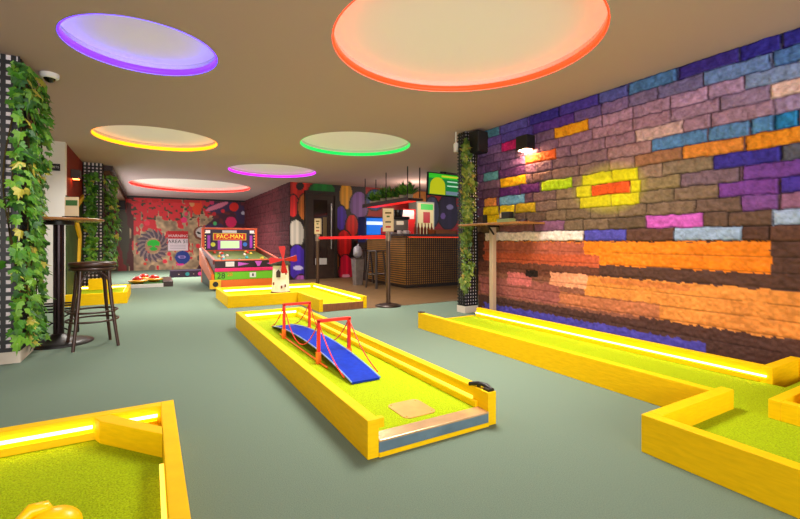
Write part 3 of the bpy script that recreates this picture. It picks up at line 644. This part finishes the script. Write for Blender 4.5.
# ------------------------------------------------------------------ toilets sign, lamps, speakers, camera, bolt
th = thing('toilet_sign', 'small black sign with pale lettering on the white wall end', 'sign', (-1.215,7.868,2.015))
box(-.09,.09,-.012,0,-.05,.05).build('panel', blackp, th, .002); text('lettering', 'TOILETS', .042, mat('pale_ink', (205,200,195), .5), th, (0,-.014,0), (pi/2,0,0), .001)
struct(box(-1.069,-1.055,7.9,9.6,0,1.62).build('trim_4', mat('dark_green_board', (44,62,30), .6, vary=.4, scale=6)))
bolt = MB()
for poly in ([(8.25,1.5),(8.40,1.5),(9.2,1.08),(9.2,.98),(8.95,.35),(8.82,.35),(9.02,1.0),(8.25,1.38)], [(8.40,1.5),(9.5,1.78),(9.5,1.70),(8.55,1.42)]):
    bolt.add([(-1.05,y,z) for y,z in poly]+[(-1.02,y,z) for y,z in poly], [tuple(range(len(poly))), tuple(range(2*len(poly)-1,len(poly)-1,-1))]+[(k,(k+1)%len(poly),len(poly)+(k+1)%len(poly),len(poly)+k) for k in range(len(poly))])
ID(bolt.build('painted_bolt', mat('bolt_yellow', (235,185,30), .5)), 'yellow zigzag bolt mounted on the dark green board of the left wall', 'wall decoration')
th = thing('wall_lamp', 'small dark box lamp glowing orange on the red boarded side wall', 'wall lamp', (-1.07,8.45,1.93))
box(0,.12,-.08,.08,0,.14).build('housing', mat('lamp_housing', (70,60,58), .5), th, .004); box(.02,.10,-.06,.06,-.008,0).build('bulb_panel', mat('lamp_glow', (255,170,90), .5, emit=14, ecol=(255,110,50)), th, label='glowing opening')
th = thing('wall_lamp', 'small black box lamp shining down on the painted brick mural', 'wall lamp', (3.775,3.53,1.99))
box(-.13,0,-.085,.085,0,.16).build('housing', blackp, th, .004); box(-.11,-.02,-.06,.06,-.008,0).build('bulb_panel', mat('lamp_warm', (255,215,170), .5, emit=230, ecol=(255,190,130)), th, label='glowing opening')
def speaker(loc, rz, s, lab, br):
    th = thing('speaker', lab, 'speaker', loc, rz)
    box(-.1*s,.1*s,-.08*s,.08*s,-.14*s,.14*s).build('cabinet', blackp, th, .015*s); box(-.085*s,.085*s,-.088*s,-.08*s,-.125*s,.125*s).build('grille', mat('grille', (45,40,40), .7, bump=.5, scale=300), th, .004)
    box(-.02,.02,.08*s,.08*s+br,-.02,.02).build('bracket', black, th)
    return th
speaker((3.70,4.32,2.23), .1, 1.0, 'black loudspeaker mounted on top of the right ivy column', .1)
speaker((-.79,15.93,2.10), 0, 1.3, 'black loudspeaker high at the left end of the splattered mural', .165)
th = thing('dome_camera', 'white dome security camera on the ceiling beside the left ivy', 'security camera', (-.75,4.73,CEIL))
MB().lathe([(.001,-.042),(.06,-.042),(.068,-.03),(.068,0)], n=24).build('housing', white, th); MB().lathe([(.004,-.078),(.028,-.068),(.042,-.05),(.044,-.04)], n=20).build('dome', mat('dark_glass', (12,10,12), .1), th, label='dark glass dome')
th = thing('spotlight', 'small white spotlight fixed beside the speaker on the right column', 'spotlight', (3.50,4.55,2.19))
MB().lathe([(.03,-.06),(.035,.04),(.02,.06)], n=14).build('lamp_head', white, th); MB().tube([(0,0,.06),(0,0,CEIL-2.19)], .008, 6).build('stem', white, th); MB().tube([(0,0,.0),(.08,0,.0)], .01, 6).build('arm', black, th)
# ------------------------------------------------------------------ right high table with things on it
th = thing('wall_table', 'narrow wooden high table on a pale post against the brick mural', 'table', (3.6,3.9,0))
box(3.37,3.77,3.3,4.33,1.135,1.16).build('table_top', mat('table_wood'), th, .004, None, True)
box(3.58,3.64,3.93,3.99,0,1.135).build('post', mat('pale_post', (190,165,135), .4, .2), th, .004, 'pale square post', True)
bk = MB().box(3.50,3.66,3.90,3.93,1.115,1.135); bk.tube([(3.50,3.91,1.12),(3.60,3.93,1.03)], .012, 6); bk.build('bracket', black, th, 0, 'black bracket', True)
th = thing('menu_block', 'slim dark menu stand on the narrow high table', 'menu', (3.68,4.18,1.16)); box(-.012,.012,-.03,.03,.01,.12).build('panel', blackp, th); box(-.03,.03,-.03,.03,0,.01).build('foot', blackp, th)
th = thing('card_box', 'small green box of cards on the narrow high table', 'box', (3.68,3.83,1.16)); box(-.05,.05,-.13,.08,0,.055).build('carton', mat('sage', (125,145,90), .5), th, .003); box(-.03,.03,-.05,.0,.055,.06).build('slot', blackp, th)
th = thing('napkin_holder', 'black napkin holder stacked on the small green box on the high table', 'holder', (3.68,3.80,1.221)); box(-.04,.04,-.08,.05,0,.075).build('shell', blackp, th, .006); box(-.03,.03,.05,.085,.01,.06).build('paper', creamp, th)
th = thing('ashtray', 'low dark tray at the right end of the narrow high table', 'tray', (3.68,3.55,1.16)); MB().lathe([(.05,0),(.06,.03),(.052,.03),(.045,.01)], n=16).build('bowl', mat('plumdish', (70,30,40), .3), th); MB().lathe([(.062,.026),(.062,.034)], n=16).build('rim', blackp, th)
# ------------------------------------------------------------------ queue barrier
def stanchion(x, y, r, lab, sz):
    th = thing('barrier_post', lab, 'barrier post', (x,y,0), 0, 'queue barrier posts')
    MB().lathe([(r,0),(r,.012),(r*.7,.03),(.05,.045),(.035,.05)], n=28).build('base', mat('post_base', (50,38,32), .35, .6), th)
    MB().lathe([(.032,.045),(.032,.98)], n=18).build('pole', bronze, th); MB().lathe([(.04,.95),(.04,1.07),(.03,1.085)], n=18).build('head', mat('post_head', (140,120,100), .35, .6), th)
    h = box(-sz[0]/2-.008,sz[0]/2+.008,-.008,.008,1.085,1.10+sz[1]).build('sign_frame', mat('sign_rim', (150,120,90), .4, .4), th); h.rotation_euler.z = -YAW
    c = box(-sz[0]/2,sz[0]/2,-.012,-.008,1.093,1.092+sz[1]).build('sign_card', creamp, h)
    for zf, w, col in ((.82,.6,(110,90,50)),(.66,.3,(90,110,50)),(.42,.55,(110,100,80)),(.2,.5,(190,40,40))):
        box(-sz[0]*w/2,sz[0]*w/2,-.0135,-.012,1.09+sz[1]*zf-.012,1.09+sz[1]*zf+.012).build('printed_line', mat('ink%d%d' % (col[0],col[1]), col, .6), h)
    return th
p1 = stanchion(3.01,5.52,.19,'bronze barrier post with a cream menu sign, nearest the bar counter', (.15,.33))
p2 = stanchion(2.86,8.15,.17,'slim barrier post with a small sign standing in front of the dark door', (.12,.30))
bl = MB(); bl.hexa([(2.862,8.11,.985),(2.866,8.11,.985),(3.012,5.56,.985),(3.008,5.56,.985),(2.862,8.11,1.035),(2.866,8.11,1.035),(3.012,5.56,1.035),(3.008,5.56,1.035)])
bl.build('belt', mat('red_belt', (235,12,14), .6), p1, 0, 'red stretched belt', True)
# ------------------------------------------------------------------ door
dx0, dx1 = 3.36, 4.08
d1 = box(dx0,dx1,10.34,10.40,0,2.12).build('door_1', mat('door_dark', (52,36,28), .4, vary=.25, scale=6, stretch=(1,1,3))); struct(d1)
f_ = MB().box(dx0-.06,dx0,10.3,10.415,0,2.2).box(dx1,dx1+.06,10.3,10.415,0,2.2).box(dx0,dx1,10.3,10.415,2.12,2.2); f_.build('door_frame', mat('frame_dark', (40,30,22), .45), d1)
box(dx0+.16,dx1-.2,10.325,10.34,.35,1.98).build('door_glass', mat('door_glass', (42,30,28), .08), d1)
box(dx0+.20,dx0+.36,10.315,10.325,1.12,1.5).build('notice', creamp, d1, label='cream notice')
box(dx0+.40,dx1-.22,10.318,10.325,1.0,1.55).build('poster', mat('brownposter', (105,85,50), .5), d1, label='olive poster')
box(dx0+.2,dx0+.5,10.315,10.325,.36,.52).build('vent_plate', mat('pale_grey', (185,180,175), .5), d1, label='pale plate')
MB().tube([(dx1-.11,10.29,.75),(dx1-.11,10.29,1.9)], .018, 8).tube([(dx1-.11,10.34,.8),(dx1-.11,10.29,.8)], .012, 6).tube([(dx1-.11,10.34,1.85),(dx1-.11,10.29,1.85)], .012, 6).build('door_handle', steel, d1)
# ------------------------------------------------------------------ bar
th = thing('bar_counter', 'long bar counter clad in a gold and black grid', 'bar counter', (5.5,8.1,0))
box(4.40,8.2,7.36,7.9,.06,1.04).build('body', mat('bar_gold', (225,160,75), .45, .1, vary=.15, scale=6), th, 0, 'gold panel behind grid', True)
box(4.40,4.9,7.9,9.1,.06,1.04).build('side_body', mat('bar_gold'), th, 0, None, True)
box(4.42,8.2,7.38,7.88,0,.06).build('kick_plate', mat('kick', (62,48,34), .5), th, 0, None, True); box(4.42,4.88,7.9,9.1,0,.06).build('kick_plate', mat('kick'), th, 0, None, True)
g = MB(); z = .065
while z < 1.03: g.box(4.37,8.2,7.325,7.345,z,z+.014); g.box(4.365,4.385,7.325,9.12,z,z+.014); z += .045
g.build('slat_grid', mat('slat_black', (70,50,30), .5), th, 0, 'dark slats', True)
g = MB(); x = 4.42
while x < 7.0: g.box(x,x+.012,7.345,7.36,.06,1.04); x += .05
g.build('upright_grid', mat('slat_black'), th, 0, 'dark uprights', True)
box(4.28,8.25,7.24,7.95,1.04,1.09).build('counter_top', mat('counter_dark', (45,28,24), .25), th, .006, 'dark counter top', True)
box(4.28,4.98,7.95,9.2,1.04,1.09).build('counter_top', mat('counter_dark'), th, .006, 'dark counter top', True)
box(4.45,8.1,7.30,7.315,1.02,1.036).build('led_strip', mat('warm_led', (255,120,60), .4, emit=1.3, ecol=(235,50,25)), th, 0, 'orange glowing strip', True)
# back shelf behind bar
th = thing('back_bar', 'dark back counter behind the bar', 'counter', (6,10,0))
box(4.7,8.2,9.85,10.4,0,.9).build('carcass', mat('back_bar_dark', (40,28,26), .5), th, 0, None, True); box(4.65,8.2,9.8,10.4,.9,.95).build('worktop', mat('counter_dark'), th, .004, None, True)
# hanging shelf with plants
th = thing('hanging_shelf', 'dark shelf hung from the ceiling over the bar end, carrying plants', 'shelf', (4.45,8.05,1.74))
box(4.28,4.62,7.05,9.1,1.74,1.78).build('board', mat('shelf_dark', (52,34,30), .5), th, .003, None, True)
box(4.275,4.28,7.05,9.1,1.72,1.80).build('front_lip', mat('shelf_dark'), th, 0, None, True)
for x, y in ((4.31,7.12),(4.59,7.12),(4.31,9.02),(4.59,9.02),(4.31,8.0)):
    MB().tube([(x,y,1.78),(x,y,CEIL)], .011, 6).build('hanging_rod', black, th, 0, None, True)
box(4.35,4.55,7.2,9.0,1.725,1.74).build('led_strip', mat('red_led', (255,40,30), .4, emit=.9, ecol=(255,30,20)), th, 0, 'red glowing strip', True)
pl = thing('potted_plant', 'x', 'potted plant', (4.45,7.3,1.78), 0, 'potted plants on the hanging shelf')
MB().lathe([(.05,0),(.07,.09),(.06,.09)], n=14).build('pot', mat('pale_pot', (200,185,160), .5), pl)
lf = MB(); rnd = random.Random(9)
for i in range(110):
    a = rnd.random()*2*pi; l_ = rnd.uniform(.14,.31); tilt = rnd.uniform(.05,1.25); b0 = Vector((0,0,.08)); dr = Vector((math.cos(a)*math.sin(tilt), math.sin(a)*math.sin(tilt), math.cos(tilt)))
    sd = Vector((-math.sin(a),math.cos(a),0))*.018; m1 = b0+dr*l_*.6; tip = b0+dr*l_+Vector((0,0,-.03*tilt))
    lf.add([b0, m1-sd, tip, m1+sd], [(0,1,2,3)], rnd.choice([0,1,1,2]))
lf.build('foliage', leafs[:3], pl)
names = ['at the end above the barrier sign','second from the bar front end','third from the bar front end','in the middle of the shelf','fifth from the bar front end','second from the door end','nearest the balloon mural']
for i in range(7):
    o = pl if i == 0 else copy_tree(pl); o.location = (4.44,7.25+i*.275,1.78); o.rotation_euler.z = i*1.3; s_ = 1+.12*math.sin(i*2.1); o.scale = (s_,s_,s_)
    o['label'] = 'bushy green potted plant on the hanging shelf, '+names[i]
# tv
th = thing('menu_screen', 'green and yellow menu screen hung from the ceiling above the bar', 'screen', (5.33,7.28,2.12), -.12)
th.rotation_euler = (.0, .04, -.12)
box(-.42,.42,0,.05,-.24,.24).build('casing', blackp, th, .006)
def scr(name, x0, x1, z0, z1, c, o=.003, e=.75): return box(x0,x1,-o,-o+.002,z0,z1).build(name, mat('scr_%d_%d_%d' % c, c, .3, emit=e), th)
scr('display', -.395,.395,-.215,.215,(20,120,55)); scr('header_band', -.395,.395,.12,.215,(50,190,40),.005)
s_ = MB(); s_.prism([(-.37,-.21),(0,-.21)]+[(-.02-.0-.165+.175*math.cos(a*pi/12), -.03+.17*math.sin(a*pi/12)) for a in range(13)], 0, .002); s_.rot(Matrix.Translation((0,-.005,0)) @ Matrix.Rotation(pi/2,4,'X')); s_.build('yellow_picture', mat('scr_y', (190,195,20), .3, emit=.7), th)
scr('price_panel', .02,.38,-.205,-.13,(110,130,145),.005)
for z, w in ((.07,.3),(-.02,.26)): scr('menu_line', .04,.04+w,z-.012,z+.012,(190,225,200),.006)
scr('header_text', -.1,.3,.15,.19,(190,205,40),.007)
MB().tube([(0,.03,.24),(0,.03,CEIL-2.12)], .02, 8).box(-.12,.3,.02,.04,.25,.27).build('ceiling_mount', black, th)
# fridge, coffee machine, blue cooler, boxes, tray, bottles
def fridge(loc, w, h, lab, glow, frame):
    th = thing('display_fridge', lab, 'fridge', loc)
    box(-w/2,w/2,-.02,.4,0,h).build('cabinet', frame, th, .004)
    box(-w/2+.03,w/2-.03,-.024,-.02,.05,h-.04).build('lit_interior', glow, th, label='glowing interior')
    return th
f1 = fridge((5.15,8.0+.35,1.09),.58,1.08,'drinks fridge with a green glowing top on the bar',mat('fr_g', (200,190,140), .4, emit=.25, ecol=(230,220,170)),mat('fr_case', (175,185,180), .4))
f1.location = (6.58,9.93,.95); 
box(-.16,.24,-.03,-.024,.86,1.02).build('green_sign', mat('fr_sign', (30,175,60), .4, emit=.6), f1); box(-.08,.14,-.03,-.024,.5,.8).build('red_picture', mat('fr_red', (190,30,50), .4), f1)
bt = thing('bottle', 'x', 'bottle', (5.4,9.7,.95), 0, 'bottles on the bar counter')
MB().lathe([(.028,0),(.03,.02),(.03,.13),(.012,.18),(.012,.23)], n=10).build('glass', mat('bottle_glass', (150,60,25), .5), bt); MB().lathe([(.014,.23),(.014,.25)], n=8).build('cap', mat('cap_gold', (200,170,80), .3, .8), bt)
for i in range(6):
    o = bt if i == 0 else copy_tree(bt); o.location = (4.90+i*.085,7.78,1.09)
    o['label'] = 'brown bottle in the row on the bar counter, '+['furthest left','second from the left','third from the left','third from the right','second from the right','furthest right'][i]
f2 = fridge((4.72,9.86+.02,1.0),.62,.62,'x',mat('fr_b', (30,110,200), .4, emit=.8, ecol=(20,110,230)),mat('fr_navy', (25,35,95), .4))
f2['label'] = 'drinks cooler glowing blue below the hanging plants'; f2.location = (4.75,9.3,.92); f2['category'] = 'cooler'
box(-.28,.2,-.03,-.024,.42,.5).build('light_bar', mat('fr_w', (190,210,255), .4, emit=1.2), f2)
box(.1,.24,-.03,-.024,.08,.36).build('red_can_stack', mat('fr_red2', (200,30,60), .4), f2)
box(4.45,5.05,9.3,9.75,0,.92).build('cooler_stand', mat('back_bar_dark'), f2, 0, None, True)
th = thing('coffee_machine', 'silver and black coffee machine on the bar counter', 'coffee machine', (4.82,8.35,1.09), -.3)
box(-.2,.2,-.1,.25,.10,.34).build('body', mat('mach', (165,160,150), .3, .6), th, .01); box(-.22,.22,-.14,.26,.34,.40).build('top', blackp, th, .008); box(-.2,.2,-.14,.25,0,.06).build('drip_tray', steel, th, .004)
box(-.2,.2,.1,.25,.06,.10).build('rear_panel', blackp, th); MB().lathe([(.1,.40),(.12,.5),(.12,.56)], (0,.08), 16).build('bean_hopper', mat('hop', (30,20,20), .2), th)
box(-.08,.08,-.142,-.14,.22,.3).build('panel_light', mat('pl', (235,220,190), .4, emit=.5), th)
ck = thing('mug', 'x', 'mug', (4.5,7.9,1.09), 0, 'white mugs by the coffee machine')
MB().lathe([(.03,0),(.042,.01),(.045,.085),(.038,.085),(.034,.015)], n=14).build('cup', white, ck); MB().tube([(.043,0,.07),(.075,0,.06),(.075,0,.03),(.043,0,.02)], .006, 6).build('handle', white, ck)
for i, (x, y) in enumerate([(4.55,7.85),(4.66,7.8),(4.60,7.95),(4.75,7.87)]):
    o = ck if i == 0 else copy_tree(ck); o.location = (x,y,1.09); o['label'] = 'white mug before the coffee machine, '+['leftmost','front one','rear one','rightmost'][i]
th = thing('red_banner_stand', 'red upright panel with a pale notice between coffee machine and fridge', 'panel', (5.62,9.2,.0))
box(-.18,.18,0,.03,.0,1.75).build('board', mat('banner_red', (200,14,14), .5), th); box(-.2,.14,-.006,0,1.5,1.72).build('notice', mat('pinkish', (225,190,195), .5), th); box(-.2,.2,-.1,.12,0,.03).build('foot', black, th)
th = thing('cardboard_box', 'brown boxes shape sitting high behind the hanging shelf', 'box', (6.42,9.98,2.032))
th['label'] = 'brown cardboard box on top of the drinks fridge'; box(-.25,.18,-.05,.2,0,.28).build('carton', mat('carton', (150,95,45), .7, vary=.2, scale=8), th); box(-.25,.18,.06,.1,.28,.283).build('tape', mat('tape', (190,150,90), .4), th)
th = thing('wooden_tray', 'wooden tray on the bar counter beneath the menu screen', 'tray', (5.45,7.55,1.09)); box(-.28,.3,-.12,.14,0,.02).build('base', brownwood, th); 
MB().box(-.28,.3,.12,.14,.02,.11).box(-.28,-.26,-.12,.14,.02,.09).box(.28,.3,-.12,.14,.02,.09).box(-.28,.3,-.12,-.10,.02,.07).build('rim', mat('trayrim', (200,115,55), .5), th)
# ------------------------------------------------------------------ bar stools, bin
def bstool(loc, rz, lab):
    th = thing('bar_stool', lab, 'stool', loc, rz, 'grey metal bar stools at the bar')
    g = mat('gunmetal', (92,82,76), .35, .7)
    box(-.14,.14,-.14,.14,.735,.76).build('seat', g, th, .02)
    for sx in (-1,1):
        for sy in (-1,1):
            MB().hexa([(sx*.15-.016,sy*.15-.016,0),(sx*.15+.016,sy*.15-.016,0),(sx*.15+.016,sy*.15+.016,0),(sx*.15-.016,sy*.15+.016,0),(sx*.10-.014,sy*.10-.014,.735),(sx*.10+.014,sy*.10-.014,.735),(sx*.10+.014,sy*.10+.014,.735),(sx*.10-.014,sy*.10+.014,.735)]).build('leg', g, th)
        MB().tube([(sx*.13,-.13,.28),(sx*.13,.13,.28)], .01, 6).build('stretcher', g, th); MB().tube([(-.13,sx*.13,.28),(.13,sx*.13,.28)], .01, 6).build('stretcher', g, th)
    return th
bstool((3.98,7.80,0), .3, 'grey metal bar stool nearest the queue post, beside the bar end'); bstool((4.16,8.75,0), .1, 'grey metal bar stool further back, behind the other one at the bar end')
th = thing('waste_bin', 'tall grey tapered bin standing beside the bar stools', 'bin', (3.86,8.45,0)); MB().hexa([(-.08,-.08,0),(.08,-.08,0),(.08,.08,0),(-.08,.08,0),(-.11,-.11,.56),(.11,-.11,.56),(.11,.11,.56),(-.11,.11,.56)]).build('body', silver, th, .01)
MB().box(-.115,.115,-.115,.115,.56,.585).build('rim', mat('binrim', (95,85,80), .4, .6), th, .004)
th = thing('bagged_bundle', 'crumpled grey bag lying on top of the tall bin', 'bag', (3.86,8.45,.586)); bb = blob(0,0,.13,.1,.1,.13,'x'); bb.v = [(x*(1+.15*math.sin(31*z+17*y)),y*(1+.15*math.sin(23*x+29*z)),z) for x,y,z in bb.v]; bb.build('bag', mat('greybag', (150,145,155), .4), th); MB().tube([(0,0,.24),(.02,0,.30)], [.03,.012], 8).build('knot', mat('greybag'), th)
# warning sign on the mural
sx0, sz0 = on_y(168, 231, 16.17); sx1, sz1 = on_y(188, 250.5, 16.17)
th = thing('warning_sign', 'red and white warning sign in the middle of the splattered mural', 'sign', ((sx0+sx1)/2,16.17,(sz0+sz1)/2))
w, h = (sx1-sx0)/2, (sz0-sz1)/2
box(-w,w,-.01,.02,-h,h).build('panel', mat('signwhite', (228,208,215), .5), th); box(-w,w,-.014,-.01,h*.22,h).build('red_band', mat('signred', (200,20,28), .5), th)
text('heading', 'WARNING', .125, mat('signink', (240,220,220), .5), th, (0,-.016,h*.5), (pi/2,0,0), .001); text('lettering', 'AREA 51', .165, blackp, th, (0,-.013,-h*.08), (pi/2,0,0), .001)
for i in range(3): box(-w*.8,w*.75,-.0115,-.01,-h*(.45+.17*i)-.006,-h*(.45+.17*i)+.006).build('small_print', mat('greyink', (150,130,150), .5), th)
# ------------------------------------------------------------------ lights
def area(name, loc, rot, sx, sy, power, col):
    l = bpy.data.lights.new(name, 'AREA'); l.shape = 'RECTANGLE'; l.size = sx; l.size_y = sy; l.energy = power; l.color = col
    o = bpy.data.objects.new(name, l); C.objects.link(o); o.location = loc; o.rotation_euler = rot; return o
area('rear_fill', (.2,-3.15,1.33), (pi/2,0,0), 6.6,1.9, 270, (1,.97,.93))  # fill light added behind the camera, set at the added window
for (x, y, r, c, t), p in zip(LIGHTS, (22,70,80,75,75,170)):
    l = bpy.data.lights.new('downlight', 'AREA'); l.shape = 'DISK'; l.size = r*1.1; l.spread = math.radians(135); l.energy = p; l.color = (1,.93,.85)
    o = bpy.data.objects.new('recess_lamp', l); C.objects.link(o); o.location = (x,y,CEIL+.088)
wb = MB()
for y in (10.8,12.3,13.8,15.3): wb.box(-1.068,-1.04,y-.03,y+.03,.3,2.0)
wb.box(-1.068,-1.04,10.8,15.3,.27,.33).box(-1.068,-1.04,10.8,15.3,1.97,2.03)
w2 = struct(box(-1.068,-1.06,10.8,15.3,.3,2.0).build('added_window_2', mat('added_window_glass'))); wb.build('added_window_frame', black, w2)  # window added on the far left wall to hold the side fill
area('side_fill', (-1.03,13.05,1.15), (0,-pi/2,0), 1.6,4.4, 85, (.95,1,1))  # added area light to brighten the back of the room
def point(loc, e, col, r=.05):
    l = bpy.data.lights.new('lamp', 'POINT'); l.energy = e; l.color = col; l.shadow_soft_size = r
    o = bpy.data.objects.new('lamp', l); C.objects.link(o); o.location = loc; return o
point((5.6,8.9,1.95), 30, (1,.8,.6), .1); point((7.2,8.6,1.95), 30, (1,.8,.6), .1)
wd = bpy.data.worlds.new('world'); bpy.context.scene.world = wd; wd.use_nodes = True; wd.node_tree.nodes['Background'].inputs[0].default_value = (.8,.85,1,1); wd.node_tree.nodes['Background'].inputs[1].default_value = .6
sc = bpy.context.scene; sc.view_settings.view_transform = 'Standard'; sc.view_settings.look = 'None'; sc.view_settings.exposure = 0; sc.view_settings.gamma = 1; sc.view_settings.use_curve_mapping = False
sc.cycles.max_bounces = 8; sc.cycles.diffuse_bounces = 5
